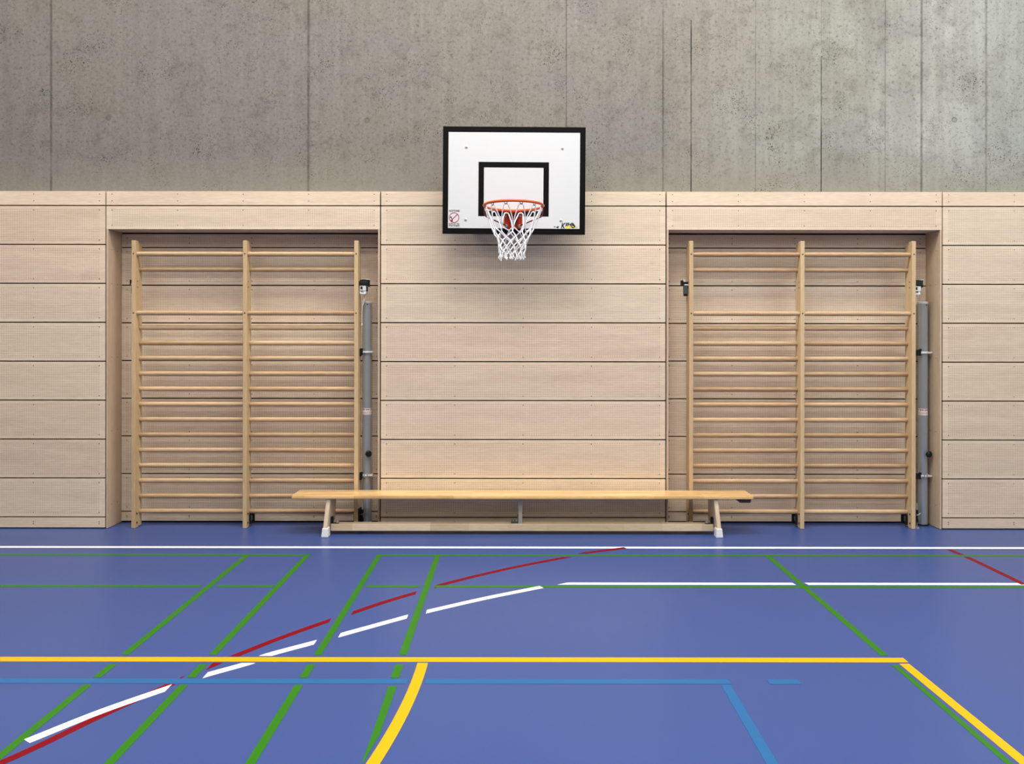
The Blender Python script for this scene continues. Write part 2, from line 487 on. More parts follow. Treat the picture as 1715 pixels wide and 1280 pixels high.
def smooth_curve(pts, n=8):
    out = []
    P = [Vector(p) for p in pts]; P = [2 * P[0] - P[1]] + P + [2 * P[-1] - P[-2]]
    for i in range(1, len(P) - 2):
        for k in range(n):
            t = k / n
            out.append(tuple(0.5 * ((2 * P[i]) + (P[i + 1] - P[i - 1]) * t + (2 * P[i - 1] - 5 * P[i] + 4 * P[i + 1] - P[i + 2]) * t * t
                                    + (3 * P[i] - P[i - 1] - 3 * P[i + 1] + P[i + 2]) * t ** 3)))
    out.append(tuple(P[-2])); return out

Y_G1, Y_G2, Y_W1, Y_W2, Y_YE, Y_BL = -0.826, -1.578, -0.603, -1.515, -2.768, -3.024
X1, X2, X3, X4, X5 = -2.047, -1.584, -1.031, -0.582, 1.957
court_line('white', 'long white line running along the foot of the wall', across(Y_W1, 0.05, (XL, XR)))
court_line('green', 'green rear line left of the bench', across(Y_G1, 0.04, (XL, X2 + 0.02)))
court_line('green', 'green rear line in front of the bench', across(Y_G1, 0.04, (X3 - 0.02, XR)))
court_line('green', 'short broken green cross line at the left', across(Y_G2, 0.04, (XL, X1 - 0.055), (X1 + 0.055, X2 - 0.03)))
court_line('green', 'green cross line running right beside a white one', across(Y_G2, 0.04, (X3 + 0.045, X4 - 0.05), (X4 + 0.05, XR)))
yb = [(Y_G1, Y_YE + 0.06), (Y_YE - 0.06, Y_BL + 0.04), (Y_BL - 0.04, -6.6)]
court_line('green', 'leftmost slanting green line', along(X1, 0.04, *yb))
court_line('green', 'second green line from the left', along(X2, 0.04, *yb))
court_line('green', 'third green line from the left', along(X3, 0.04, *yb))
c4 = along(X4, 0.042, *yb[:2])
c4.append([fl(658.5 - 8, 1149.5), fl(658.5 + 6.5, 1149.5), fl(650, 1190), fl(636, 1230), fl(608, 1279), fl(606, 1278), fl(625, 1225)])
court_line('green', 'fourth green line from the left, cut short by the yellow arc', c4)
court_line('green', 'single green line running to the lower right', along(X5, 0.04, (Y_G1, Y_YE + 0.06)) +
           [[(X5 - 0.02, Y_YE - 0.05), (X5 + 0.008, Y_YE - 0.07), (X5 + 0.008, -6.6), (X5 - 0.02, -6.6)]])

# red arc, white arc
red = smooth_curve([fl(-330, 1410), fl(0, 1279), fl(170, 1199), fl(285, 1147), fl(347, 1118.5), fl(395, 1098.5), fl(475, 1067),
                    fl(558, 1037.5), fl(586, 1028.5), fl(645, 1008.5), fl(704, 991), fl(748, 977.5), fl(850, 953), fl(962, 931), fl(985, 926), fl(1047, 918)], 10)
def clip(poly, ax, lim, keep_below):
    out = []
    for i, p in enumerate(poly):
        q = poly[(i + 1) % len(poly)]
        ip = (p[ax] <= lim) == keep_below; iq = (q[ax] <= lim) == keep_below
        if ip: out.append(p)
        if ip != iq:
            t_ = (lim - p[ax]) / (q[ax] - p[ax])
            out.append((p[0] + (q[0] - p[0]) * t_, p[1] + (q[1] - p[1]) * t_))
    return out
def area2(p): return abs(sum(a[0] * b[1] - b[0] * a[1] for a, b in zip(p, p[1:] + p[:1])))
def cut(pts, gaps, w):
    """ribbon along the polyline with unpainted gaps; gaps = ('x' or 'y', centre, half width)"""
    polys = ribbon(pts, w)
    for g, c, h in gaps:
        ax = 0 if g == 'x' else 1
        polys = [q for p in polys for q in (clip(p, ax, c - h, True), clip(p, ax, c + h, False)) if len(q) > 2 and area2(q) > 1e-7]
    return polys
white = smooth_curve([fl(45, 1242), fl(170, 1192), fl(290, 1150), fl(335, 1134), fl(420, 1110), fl(447, 1098), fl(536, 1074), fl(563, 1066),
                      fl(690, 1031), fl(712, 1025.5), fl(810, 1003), fl(907, 983.5)], 8)
polys = cut(red, [('x', X3, 0.052), ('x', X4, 0.055), ('x', X2, 0.04), ('y', Y_YE, 0.04), ('y', Y_BL, 0.035), ('y', Y_G1, 0.045), ('y', Y_G2, 0.024)], 0.042)
court_line('red', 'red arc sweeping from lower left up towards the bench', polys)
polys = cut(white, [('x', X3, 0.055), ('x', X4, 0.052), ('x', X2, 0.06), ('y', Y_YE, 0.045)], 0.05)
polys += across(Y_W2, 0.045, (0.30, X5 - 0.04, X5 - 0.05, 0.37), (X5 + 0.045, XR, XR, X5 + 0.035))
court_line('white', 'broken white arc that straightens towards the right', polys)
r2 = smooth_curve([fl(1590, 921), fl(1625, 936), fl(1665, 955), fl(1712, 978), fl(1780, 1015), fl(1870, 1072)], 10)
polys = cut(r2, [('y', Y_G1, 0.030), ('y', Y_G2, 0.05)], 0.042)
court_line('red', 'short red arc at the right edge', polys)
court_line('yellow', 'long yellow line across the whole floor', across(Y_YE, 0.056, (XL, fl(1518, 1107)[0], fl(1512, 1102)[0], XL)))
L = [fl(x, y) for x, y in ((700.3, 1111), (692.8, 1134.6), (678, 1167.3), (658.7, 1204.4), (634.9, 1244.5), (613, 1279))]
R = [fl(x, y) for x, y in ((715.7, 1111), (707.7, 1137.6), (694.3, 1173.2), (679.5, 1206), (657.2, 1247.5), (636.5, 1279.6))]
arc = [((a[0] + b[0]) / 2, (a[1] + b[1]) / 2) for a, b in zip(L, R)]
# circle through three survey points, carried on beyond the frame
(ax, ay), (bx_, by_), (cx_, cy_) = arc[0], arc[2], arc[5]
D_ = 2 * (ax * (by_ - cy_) + bx_ * (cy_ - ay) + cx_ * (ay - by_))
ux = ((ax * ax + ay * ay) * (by_ - cy_) + (bx_ ** 2 + by_ ** 2) * (cy_ - ay) + (cx_ ** 2 + cy_ ** 2) * (ay - by_)) / D_
uy = ((ax * ax + ay * ay) * (cx_ - bx_) + (bx_ ** 2 + by_ ** 2) * (ax - cx_) + (cx_ ** 2 + cy_ ** 2) * (bx_ - ax)) / D_
rad = math.hypot(ax - ux, ay - uy); a0 = math.atan2(ay - uy, ax - ux); a1 = math.atan2(cy_ - uy, cx_ - ux)
da = (a1 - a0 + PI) % (2 * PI) - PI
print('arc circle', ux, uy, rad, a0, a1)
court_line('yellow', 'yellow arc curving down to the lower edge', ribbon([(ux + rad * math.cos(a0 + da * k / 20), uy + rad * math.sin(a0 + da * k / 20)) for k in range(0, 45)], 0.054))
p0a, p1a, p0b, p1b = fl(1506.3, 1112.4), fl(1706.7, 1278.7), fl(1522.6, 1112.4), fl(1715, 1268.3)
ext = lambda a, b, y: (a[0] + (b[0] - a[0]) * (y - a[1]) / (b[1] - a[1]), y)
court_line('yellow', 'yellow line slanting into the lower right corner', [[p0a, p0b, ext(p0b, p1b, -5.8), ext(p0a, p1a, -5.8)]])
q0a, q1a, q0b, q1b = fl(1208, 1148), fl(1281.8, 1277), fl(1224, 1148), fl(1303.3, 1280)
xb = fl(1220, 1143)[0]
court_line('sky_blue', 'light blue line that turns a corner towards the camera',
           across(Y_BL, 0.05, (XL, fl(681, 1142)[0], fl(683, 1142)[0], XL), (fl(711, 1142)[0], xb + 0.012, xb, fl(714, 1142)[0])) +
           [[q0a, q0b, ext(q0b, q1b, -5.8), ext(q0a, q1a, -5.8)]])
court_line('sky_blue', 'short light blue dash', across(Y_BL, 0.05, (fl(1288, 1144)[0], fl(1340, 1144)[0])))

# ================================================================== WALL BARS
def make_wall_bars(x0, label):
    """origin: floor point under the middle of the left upright's front edge"""
    r = thing('stall_bars', label, 'climbing bars', (x0, 0, 0), 'climbing bars in the niches')
    W, STEP, Z1 = 0.036, 0.9765, 2.528
    RB = 0.092                                   # depth of the lower rungs
    for k in range(3):
        x = STEP * k
        bm = bmesh.new()
        box(bm, x - W / 2, x + W / 2, 0.008, 0.070, 0.0, Z1, 0.005)
        box(bm, x - W / 2 + 0.003, x + W / 2 - 0.003, 0.071, 0.136, 0.006, Z1 - 0.012, 0.004)
        u = obj('upright', bm, 'pine_upright', r)
        spots = [((x, 0.0075, z), 0.006, 0.003, 'Y') for z in (2.411, 1.891)]
        for sd in (-1, 1):
            spots += [((x + sd * W / 2, 0.035, z), 0.008, 0.010, 'X') for z in (0.045, 0.125)]
            spots += [((x + sd * W / 2, 0.045, z), 0.006, 0.004, 'X') for z in (2.17, 2.12)]
        for cc, rb, hb, ax_ in spots:
            bm = bmesh.new(); disc(bm, cc, rb, hb, ax_, 10); obj('bolt_head', bm, 'screw_dark', u)
    zs = [(2.411, 0.036, 0.0215), (2.279, RB, 0.021), (1.891, 0.036, 0.0215)] + [(0.133 + 0.1357 * k, RB, 0.021) for k in range(12, -1, -1)]
    for k in range(2):
        xa, xb_ = STEP * k + W / 2 - 0.004, STEP * (k + 1) - W / 2 + 0.004
        for z, y, rad_ in zs:
            bm = bmesh.new()
            n, seg = 8, 16; L_ = xb_ - xa
            rings = []
            for i in range(n + 1):
                x = xa + L_ * i / n
                e = rad_ * (0.92 if i in (0, n) else 1.0)
                rings.append([bm.verts.new((x - (xa + xb_) / 2, math.cos(2 * PI * q / seg) * e * 0.85, math.sin(2 * PI * q / seg) * e)) for q in range(seg)])
            for A, B in zip(rings, rings[1:]):
                for q in range(seg): bm.faces.new((A[q], A[(q + 1) % seg], B[(q + 1) % seg], B[q]))
            bm.faces.new(rings[0]); bm.faces.new(rings[-1])
            obj('rung', bm, 'ash_rung', r, smooth=True, loc=((xa + xb_) / 2, y, z))
    # upper catch on the left upright
    xL = -W / 2
    bm = bmesh.new()
    box(bm, xL - 0.062, xL - 0.040, 0.055, 0.085, 2.135, 2.185, 0.004)
    box(bm, xL - 0.042, xL, 0.050, 0.090, 2.150, 2.172, 0.003)
    box(bm, xL - 0.036, xL - 0.004, 0.046, 0.100, 2.060, 2.146, 0.008, mi=1)
    disc(bm, (xL - 0.02, 0.07, 2.055), 0.018, 0.016, 'Z')
    disc(bm, (xL - 0.028, 0.07, 2.168), 0.009, 0.05, 'Z', mi=2)
    box(bm, xL - 0.034, xL, 0.044, 0.104, 2.140, 2.150, 0.001, mi=2)
    if x0 < 0:
        for v in bm.verts: v.co.x = xL + (v.co.x - xL) * 0.62
    obj('catch', bm, ['iron_black', 'blued_steel', 'alu_light'], r, label='black steel catch on the left upright')
    # upper latch with pull cord on the right upright
    xR = 2 * STEP + W / 2
    bm = bmesh.new()
    box(bm, xR, xR + 0.080, 0.040, 0.120, 2.135, 2.172, 0.006)
    prism(bm, [(xR + 0.01, 2.165), (xR + 0.085, 2.178), (xR + 0.088, 2.188), (xR + 0.03, 2.190), (xR + 0.005, 2.182)], 0.05, 0.11)
    box(bm, xR + 0.076, xR + 0.090, 0.06, 0.09, 2.125, 2.180, 0.003)
    for z0, z1, a, b in ((2.090, 2.137, 0.006, 0.062), (2.058, 2.074, 0.006, 0.058)):
        box(bm, xR + a, xR + b, 0.045, 0.11, z0, z1, 0.003, mi=1)
    box(bm, xR + 0.004, xR + 0.018, 0.050, 0.105, 2.070, 2.095, 0.002, mi=1)
    box(bm, xR + 0.044, xR + 0.060, 0.050, 0.105, 2.070, 2.095, 0.002, mi=1)
    box(bm, xR + 0.014, xR + 0.032, 0.0435, 0.05, 2.102, 2.126, 0.001)
    box(bm, xR + 0.050, xR + 0.070, 0.06, 0.10, 2.085, 2.130, 0.003)
    box(bm, xR + 0.058, xR + 0.092, 0.05, 0.07, 2.184, 2.192, 0.002, mi=2)
    lt = obj('latch', bm, ['iron_black', 'alu_light', 'alu_light'], r, label='black and silver latch on the right upright')
    bm = bmesh.new()
    def sag(a, b, s=0.004, n=8):
        a, b = Vector(a), Vector(b)
        return [a.lerp(b, i / n) + Vector((s * math.sin(PI * i / n), 0, 0)) for i in range(n + 1)]
    tube(bm, sag((xR + 0.040, 0.075, 2.062), (xR + 0.020, 0.078, 1.90), -0.002) + [(xR + 0.019, 0.08, 1.80)], 0.0028, 6)
    tube(bm, sag((xR + 0.054, 0.075, 2.085), (xR + 0.026, 0.078, 1.955), 0.004), 0.0028, 6)
    disc(bm, (xR + 0.019, 0.08, 1.795), 0.007, 0.02, 'Z')
    obj('pull_cord', bm, 'cord_white', lt)
    # hinge under the middle bay and floor bolt on the outer upright
    for k in (1, 2):
        x = STEP * k + (W / 2 if x0 < 0 else -W / 2) if k == 1 else STEP * 2 - W / 2
        s = 1 if (k == 1 and x0 < 0) else -1
        bm = bmesh.new()
        box(bm, min(x, x + s * 0.014), max(x, x + s * 0.014), 0.075, 0.150, 0.022, 0.112, 0.004)
        box(bm, min(x, x + s * 0.018), max(x, x + s * 0.018), 0.085, 0.115, 0.050, 0.094, 0.003, mi=1)
        disc(bm, (x + s * 0.018, 0.140, 0.072), 0.011, 0.10, 'Z')
        obj('foot_hinge', bm, ['iron_black', 'blued_steel'], r, smooth=False, label='black steel hinge at the foot')
    bm = bmesh.new()
    box(bm, xR, xR + 0.016, 0.02, 0.10, 0.03, 0.17, 0.003)
    disc(bm, (xR + 0.030, 0.05, 0.135), 0.012, 0.05, 'Z'); disc(bm, (xR + 0.030, 0.05, 0.07), 0.012, 0.03, 'Z')
    box(bm, xR + 0.012, xR + 0.036, 0.04, 0.06, 0.05, 0.15, 0.002)
    disc(bm, (xR + 0.030, 0.05, 0.115), 0.0055, 0.21, 'Z', mi=1)
    disc(bm, (xR + 0.030, 0.05, 0.003), 0.022, 0.006, 'Z', mi=1)
    tube(bm, [(xR + 0.010, 0.045, 0.115), (xR + 0.034, 0.035, 0.118), (xR + 0.056, 0.03, 0.135)], 0.0045, 8, mi=1)
    obj('floor_bolt', bm, ['iron_black', 'zinc'], r, label='steel drop bolt beside the outer upright')
    return r
make_wall_bars(-3.334, 'pale wooden climbing bars standing in the niche left of the basketball hoop')
make_wall_bars(1.559, 'pale wooden climbing bars standing in the niche right of the basketball hoop')

# ================================================================== STEEL COLUMNS BESIDE THE BARS
def make_column(x, x_up, label):
    y, R_ = 0.164, 0.0415
    r = thing('steel_post', label, 'post', (x, y, 0), 'steel posts beside the climbing bars')
    bm = bmesh.new(); seg = 28
    tube(bm, [(0, 0, 0.012), (0, 0, 1.985)], R_, seg)
    obj('tube', bm, 'steel_grey', r, smooth=True)
    bm = bmesh.new(); tube(bm, [(0, 0, 1.9855), (0, 0, 2.0), (0, 0, 2.003)], [R_ + 0.0015, R_ + 0.0015, R_ - 0.004], seg)
    obj('top_cap', bm, 'alu_light', r, smooth=True)
    bm = bmesh.new(); disc(bm, (0.010, -R_ - 0.0005, 1.972), 0.005, 0.006, 'Y', 12)
    obj('grub_screw', bm, 'iron_black', r)
    bm = bmesh.new(); disc(bm, (0, 0, 0.0055), R_ + 0.006, 0.011, 'Z', 24)
    obj('foot_plate', bm, 'iron_black', r)
    for z, sgn in ((1.545, 0), (0.445, 1)):
        bm = bmesh.new()
        ring = [(math.cos(2 * PI * k / 24) * (R_ + 0.0045), math.sin(2 * PI * k / 24) * (R_ + 0.0045)) for k in range(24)]
        tube(bm, [(a, b, z) for a, b in ring], 0.0105, 8, closed=True)
        box(bm, x_up - x + 0.006, -R_ * 0.6, -R_ - 0.010, -R_ + 0.004, z - 0.009, z + 0.011, 0.003)
        box(bm, R_ * 0.3, R_ + 0.018, -R_ - 0.010, -R_ + 0.002, z - 0.005, z + 0.009, 0.003)
        c = obj('clamp', bm, 'alu_light', r, smooth=True, label='light metal clamp')
        bm = bmesh.new()
        box(bm, x_up - x + 0.0008, x_up - x + 0.014, -0.085, -0.045, z - 0.034, z + 0.034, 0.004)
        box(bm, x_up - x + 0.012, max(-R_ - 0.006, x_up - x + 0.022), -0.066, -0.046, z - 0.024, z + 0.03, 0.006)
        disc(bm, (max(-R_ - 0.014, x_up - x + 0.014), -0.062, z + 0.026), 0.011, 0.016, 'Y', 12)
        obj('clamp_bracket', bm, 'iron_black', c)
        if sgn:
            bm = bmesh.new(); disc(bm, (0.012, -R_ - 0.012, z + 0.012), 0.006, 0.03, 'Z', 10); disc(bm, (-0.012, -R_ - 0.012, z + 0.004), 0.005, 0.036, 'Z', 10)
            obj('clamp_screw', bm, 'zinc', c)
    bm = bmesh.new()
    a = math.radians(-68)
    c0 = Vector((math.cos(a), math.sin(a), 0))
    tube(bm, [c0 * (R_ - 0.003) + Vector((0, 0, 0.643)), c0 * (R_ + 0.016) + Vector((0, 0, 0.643))], 0.009, 12)
    tube(bm, [c0 * (R_ + t_) + Vector((0, 0, 0.643)) for t_ in (0.012, 0.018, 0.034, 0.04)], [0.020, 0.028, 0.028, 0.021], 20)
    obj('knob', bm, 'iron_black', r, smooth=True, label='round black knob')
    bm = bmesh.new()
    def wrap(z0, z1, a0, a1, rr, mi):
        n = 12; lo, hi = [], []
        for k in range(n + 1):
            q = math.radians(a0 + (a1 - a0) * k / n)
            lo.append(bm.verts.new((math.cos(q) * rr, math.sin(q) * rr, z0))); hi.append(bm.verts.new((math.cos(q) * rr, math.sin(q) * rr, z1)))
        for k in range(n):
            f = bm.faces.new((lo[k], lo[k + 1], hi[k + 1], hi[k])); f.material_index = mi
    wrap(0.988, 1.046, -178, -2, R_ + 0.0006, 0)
    for q in range(8):
        wrap(1.030, 1.040, -165 + q * 19, -165 + q * 19 + (13 if q % 3 else 8), R_ + 0.0010, 1)
    for q in range(7): wrap(1.002, 1.008, -160 + q * 20, -160 + q * 20 + 14, R_ + 0.0010, 2)
    obj('sticker', bm, ['sticker_white', 'sign_red', 'strut_grey'], r, label='white sticker with red print')
    return r
make_column(-1.313, -3.334 + 2 * 0.9765 + 0.018, 'grey steel post with black knob, clamped beside the climbing bars left of the hoop')
make_column(3.672, 1.559 + 2 * 0.9765 + 0.018, 'grey steel post with black knob, clamped beside the climbing bars right of the hoop')

# ================================================================== BENCH
bench = thing('gym_bench', 'long low wooden gymnastics bench with white rubber feet in front of the wall', 'bench', (0.075, -0.15, 0))
YB0, YB1, ZT = -0.128, 0.132, 0.345         # bench-local front and back
bm = bmesh.new()
x0, x1, rr = -1.946, 1.952, 0.02
poly = []
for (cx__, cy__, a0_) in ((x1 - rr, YB1 - rr, 0), (x0 + rr, YB1 - rr, 90), (x0 + rr, YB0 + rr, 180), (x1 - rr, YB0 + rr, 270)):
    for k in range(5):
        a = math.radians(a0_ + 22.5 * k); poly.append((cx__ + rr * math.cos(a), cy__ + rr * math.sin(a)))
prism(bm, poly, ZT - 0.028, ZT, 'XY', bevel=0.006)
top = obj('seat_board', bm, 'bench_top', bench, smooth=True)
for x, s in ((-1.633, -1), (1.632, 1)):
    bm = bmesh.new()
    prism(bm, [(YB0 + 0.020, ZT - 0.0285), (YB1 - 0.020, ZT - 0.0285), (YB1 + 0.028, 0.055), (YB0 - 0.018, 0.055)], x - 0.017 , x + 0.017, 'YZ', bevel=0.003)
    for v in bm.verts: v.co.x += s * 0.022 * (0.3165 - v.co.z) / 0.26
    lg = obj('leg', bm, 'bench_leg', bench)
    xf = x + s * 0.021
    for ya, yb_ in ((YB0 - 0.026, YB0 + 0.05), (YB1 - 0.035, YB1 + 0.036)):
        bm = bmesh.new()
        box(bm, xf - 0.030, xf + 0.030, ya, yb_, 0.0, 0.076, 0.007)
        for v in bm.verts:
            if v.co.z > 0.04: v.co.x = xf - s * 0.002 + (v.co.x - xf) * 0.84; v.co.y = (ya + yb_) / 2 + (v.co.y - (ya + yb_) / 2) * 0.92
        obj('rubber_foot', bm, 'rubber_white', lg, label='white rubber foot')
    bm = bmesh.new()
    xi = x - s * 0.017
    box(bm, min(xi, xi - s * 0.035), max(xi, xi - s * 0.035), -0.03, 0.02, 0.297, 0.316, 0.003)
    obj('angle_bracket', bm, 'iron_black', lg)
    bm = bmesh.new()
    box(bm, min(xi + s * .012, xi - s * 0.008), max(xi + s * .012, xi - s * 0.008), -0.045, -0.020, 0.100, 0.150, 0.003)
    box(bm, min(xi + s * .012, xi - s * 0.055), max(xi + s * .012, xi - s * 0.055), -0.045, -0.020, 0.0912, 0.098, 0.002)
    obj('angle_bracket', bm, 'iron_black', lg)
    bm = bmesh.new()
    disc(bm, (xi - s * 0.042, -0.032, 0.112), 0.007, 0.032, 'Z', 10); disc(bm, (xi - s * 0.042, -0.032, 0.103), 0.012, 0.010, 'Z', 6)
    obj('bracket_bolt', bm, 'zinc', lg)
bm = bmesh.new(); box(bm, -1.628, 1.627, -0.052, 0.030, 0.031, 0.091, 0.004)
obj('balance_beam', bm, 'bench_beam', bench, label='pale laminated beam near the floor')
bm = bmesh.new(); box(bm, -0.032, 0.002, -0.030, 0.022, 0.0905, ZT - 0.0275, 0.003)
st = obj('middle_strut', bm, 'strut_grey', bench, label='grey strut')
bm = bmesh.new()
box(bm, -0.095, -0.032, -0.032, 0.0, 0.0912, 0.100, 0.002); box(bm, -0.040, -0.0322, -0.032, 0.0, 0.098, 0.165, 0.002)
for xx in (-0.085, -0.062): disc(bm, (xx, -0.02, 0.108), 0.006, 0.026, 'Z', 10)
obj('strut_bracket', bm, 'blued_steel', st)
bm = bmesh.new(); box(bm, -0.046, -0.0322, -0.026, 0.0, 0.296, 0.314, 0.002)
obj('strut_bracket', bm, 'blued_steel', st)
bm = bmesh.new()
prism(bm, [(1.800, ZT - 0.0285), (1.935, ZT - 0.0285), (1.928, ZT - 0.062), (1.840, ZT - 0.062)], -0.10, 0.10, 'XZ', bevel=0.003)
obj('hanging_hook', bm, 'rubber_dark', bench, label='dark wedge under the right end')

# ================================================================== BASKETBALL HOOP
HX, HY = 0.0005, -0.30
hoop = thing('basketball_hoop', 'white basketball backboard with black border, orange rim and white net', 'basketball hoop', (HX, HY, 2.545))
BW, BH, BT = 1.194, 0.8975, 0.03
h2 = BW / 2
bm = bmesh.new(); box(bm, -h2 + 0.001, h2 - 0.001, 0.0, BT, 0.001, BH - 0.001, 0.002)
board = obj('backboard', bm, 'board_white', hoop)
bm = bmesh.new()
frame_rect(bm, -h2, h2, 0, BH, 0.046, -0.0012, BT + 0.0012)
obj('border', bm, 'black_edge', board, label='black border')
bm = bmesh.new()
frame_rect(bm, -0.2975, 0.2915, 0.148, 0.602, 0.045, -0.0015, 0.004)
obj('target_square', bm, 'black_edge', board, label='black target rectangle')
sx = lambda px: (px - 860.6) / 200.0
sz = lambda py: (392.4 - py) / 200.0
for px, py in ((780.3, 247.5), (941, 248.5), (780, 369), (939.5, 369.5)):
    bm = bmesh.new()
    tube(bm, [(sx(px), 0.001, sz(py)), (sx(px), -0.0025, sz(py)), (sx(px), -0.0045, sz(py))], [0.012, 0.012, 0.007], 16)
    disc(bm, (sx(px), -0.0046, sz(py)), 0.004, 0.001, 'Y', 6, mi=1)
    obj('bolt', bm, ['zinc', 'screw_dark'], board, smooth=True)
# warning sticker
yS = -0.0008
bm = bmesh.new()
box(bm, sx(750.2), sx(771.5), -0.0010, 0.001, sz(381.5), sz(351.5), mi=2)
text_mesh(bm, 'ACHTUNG', 0.022, sx(751.8), -0.0012, sz(355.8), width=0.089, mi=1, bold=0.0006)
text_mesh(bm, 'Nicht an den', 0.0175, sx(751.8), -0.0012, sz(377.0), width=0.089, mi=1, bold=0.0003)
text_mesh(bm, 'Ring hängen', 0.0175, sx(751.8), -0.0012, sz(379.9), width=0.089, mi=1, bold=0.0003)
c = Vector((sx(760.6), 0, sz(365.8)))
def ring_flat(bm, c, r0, r1, y, mi, n=40):
    A = [bm.verts.new((c.x + r0 * math.cos(2 * PI * k / n), y, c.z + r0 * math.sin(2 * PI * k / n))) for k in range(n)]
    B = [bm.verts.new((c.x + r1 * math.cos(2 * PI * k / n), y, c.z + r1 * math.sin(2 * PI * k / n))) for k in range(n)]
    for k in range(n):
        f = bm.faces.new((A[k], A[(k + 1) % n], B[(k + 1) % n], B[k])); f.material_index = mi
def poly_flat(bm, pts, y, mi):
    f = bm.faces.new([bm.verts.new((c.x + a, y, c.z + b)) for a, b in pts]); f.material_index = mi
poly_flat(bm, [(-0.027 + 0.006 * math.cos(k * PI / 5), 0.004 + 0.007 * math.sin(k * PI / 5)) for k in range(10)], -0.0016, 1)
poly_flat(bm, [(-0.029, 0.0), (-0.021, 0.002), (-0.012, -0.014), (-0.011, -0.034), (-0.026, -0.028), (-0.019, -0.014)], -0.0016, 1)
ring_flat(bm, c, 0.0375, 0.0435, -0.0018, 0)
poly_flat(bm, [(-0.029, -0.024), (-0.024, -0.029), (0.029, 0.024), (0.024, 0.029)], -0.0019, 0)
obj('warning_sticker', bm, ['sign_red', 'sign_black', 'board_white'], board, label='warning sticker, red ring with a slash')
# maker's mark
bm = bmesh.new()
text_mesh(bm, 'K', 0.062, sx(939.6), -0.0010, sz(382.2), width=0.040, shear=0.3, bold=0.0015, height=0.045)
text_mesh(bm, 'EHR', 0.036, sx(947.0), -0.0013, sz(378.4), width=0.070, shear=0.3, bold=0.0012, height=0.027)
text_mesh(bm, 'sp', 0.036, sx(947.5), -0.0010, sz(381.4), width=0.044, shear=0.2, mi=1, bold=0.002, height=0.015)
text_mesh(bm, 'rt', 0.036, sx(963.8), -0.0010, sz(381.6), width=0.018, shear=0.2, mi=1, bold=0.001, height=0.020)
disc(bm, (sx(960), -0.0008, sz(378.6)), 0.017, 0.0016, 'Y', 24)
b0 = Vector((sx(959.4), 0, sz(379.0)))
for dx, dz, rx, rz in ((-0.003, 0.002, 0.008, 0.004), (0.004, -0.003, 0.004, 0.007)):
    f = bm.faces.new([bm.verts.new((b0.x + dx + rx * math.cos(k * PI / 6), -0.0019, b0.z + dz + rz * math.sin(k * PI / 6))) for k in range(12)]); f.material_index = 1
obj('maker_logo', bm, ['sign_black', 'sign_yellow'], board, label='black and yellow maker logo')
bm = bmesh.new()
box(bm, sx(928), sx(930.5), -0.0010, 0, sz(380.6), sz(379.2)); box(bm, sx(932), sx(934), -0.0010, 0, sz(381.6), sz(379.8))
box(bm, sx(933.5), sx(936), -0.0012, 0, sz(381.0), sz(379.0)); box(bm, sx(933), sx(935), -0.0011, 0, sz(382.1), sz(380.6))
obj('type_mark', bm, 'sign_black', board, label='tiny black mark left of the logo')
# rim: origin in board coordinates
RR, RT = 0.2335, 0.0105
rc = Vector((-0.002, -0.378, 0.172))
bm = bmesh.new()
tube(bm, [(rc.x + RR * math.cos(2 * PI * k / 64), rc.y + RR * math.sin(2 * PI * k / 64), rc.z) for k in range(64)], RT, 12, closed=True)
rim = obj('rim', bm, 'rim_orange', hoop, smooth=True, label='orange steel ring')
# pressed mounting plate: a flat part on the board, a shelf to the ring
bm = bmesh.new()
px0, px1 = -0.082, 0.070
prism(bm, [(px0, 0.185), (px0, 0.075), (px0 + 0.02, 0.042), (px1 - 0.02, 0.042), (px1, 0.075), (px1, 0.185)], -0.012, -0.0016, 'XZ', bevel=0.002)
prism(bm, [(px0, -0.0125), (px1, -0.0125), (px1, -0.135), (px1 - 0.03, -0.152), (px0 + 0.03, -0.152), (px0, -0.135)], 0.158, 0.166, 'XY', bevel=0.002)
for sgn in (-1, 1):
    prism(bm, [(-0.012, 0.158), (-0.135, 0.158), (-0.03, 0.07), (-0.012, 0.05)], sgn * 0.034 - 0.003, sgn * 0.034 + 0.003, 'YZ')
plate = obj('mounting_plate', bm, 'bracket_orange', rim, label='orange mounting plate')
for x, z in ((-0.065, 0.152), (0.051, 0.152), (-0.062, 0.066), (0.048, 0.066)):
    bm = bmesh.new()
    tube(bm, [(x, -0.0122, z), (x, -0.018, z), (x, -0.020, z)], [0.014, 0.013, 0.008], 16)
    obj('bolt', bm, 'zinc', rim, smooth=True)
bm = bmesh.new()
box(bm, -0.026, 0.002, -0.0128, -0.012, 0.104, 0.114); box(bm, 0.002, 0.018, -0.0127, -0.012, 0.105, 0.113)
obj('type_plate', bm, 'sign_yellow', rim, label='tiny yellow type plate')
for s in (-1, 1):
    bm = bmesh.new()
    p = Vector((rc.x + s * (RR + 0.002), rc.y + 0.02, rc.z - 0.006))
    q = Vector((rc.x + s * (RR - 0.004), rc.y + 0.05, rc.z - 0.074))
    e = Vector((s * 0.060 - 0.005, -0.017, 0.068))
    tube(bm, [p, p.lerp(q, 0.5), p.lerp(q, 0.85), q.lerp(e, 0.06), q.lerp(e, 0.5), e], 0.0055, 10)
    obj('brace', bm, 'brace_red', rim, smooth=True, label='dark red brace rod')
NH = 12
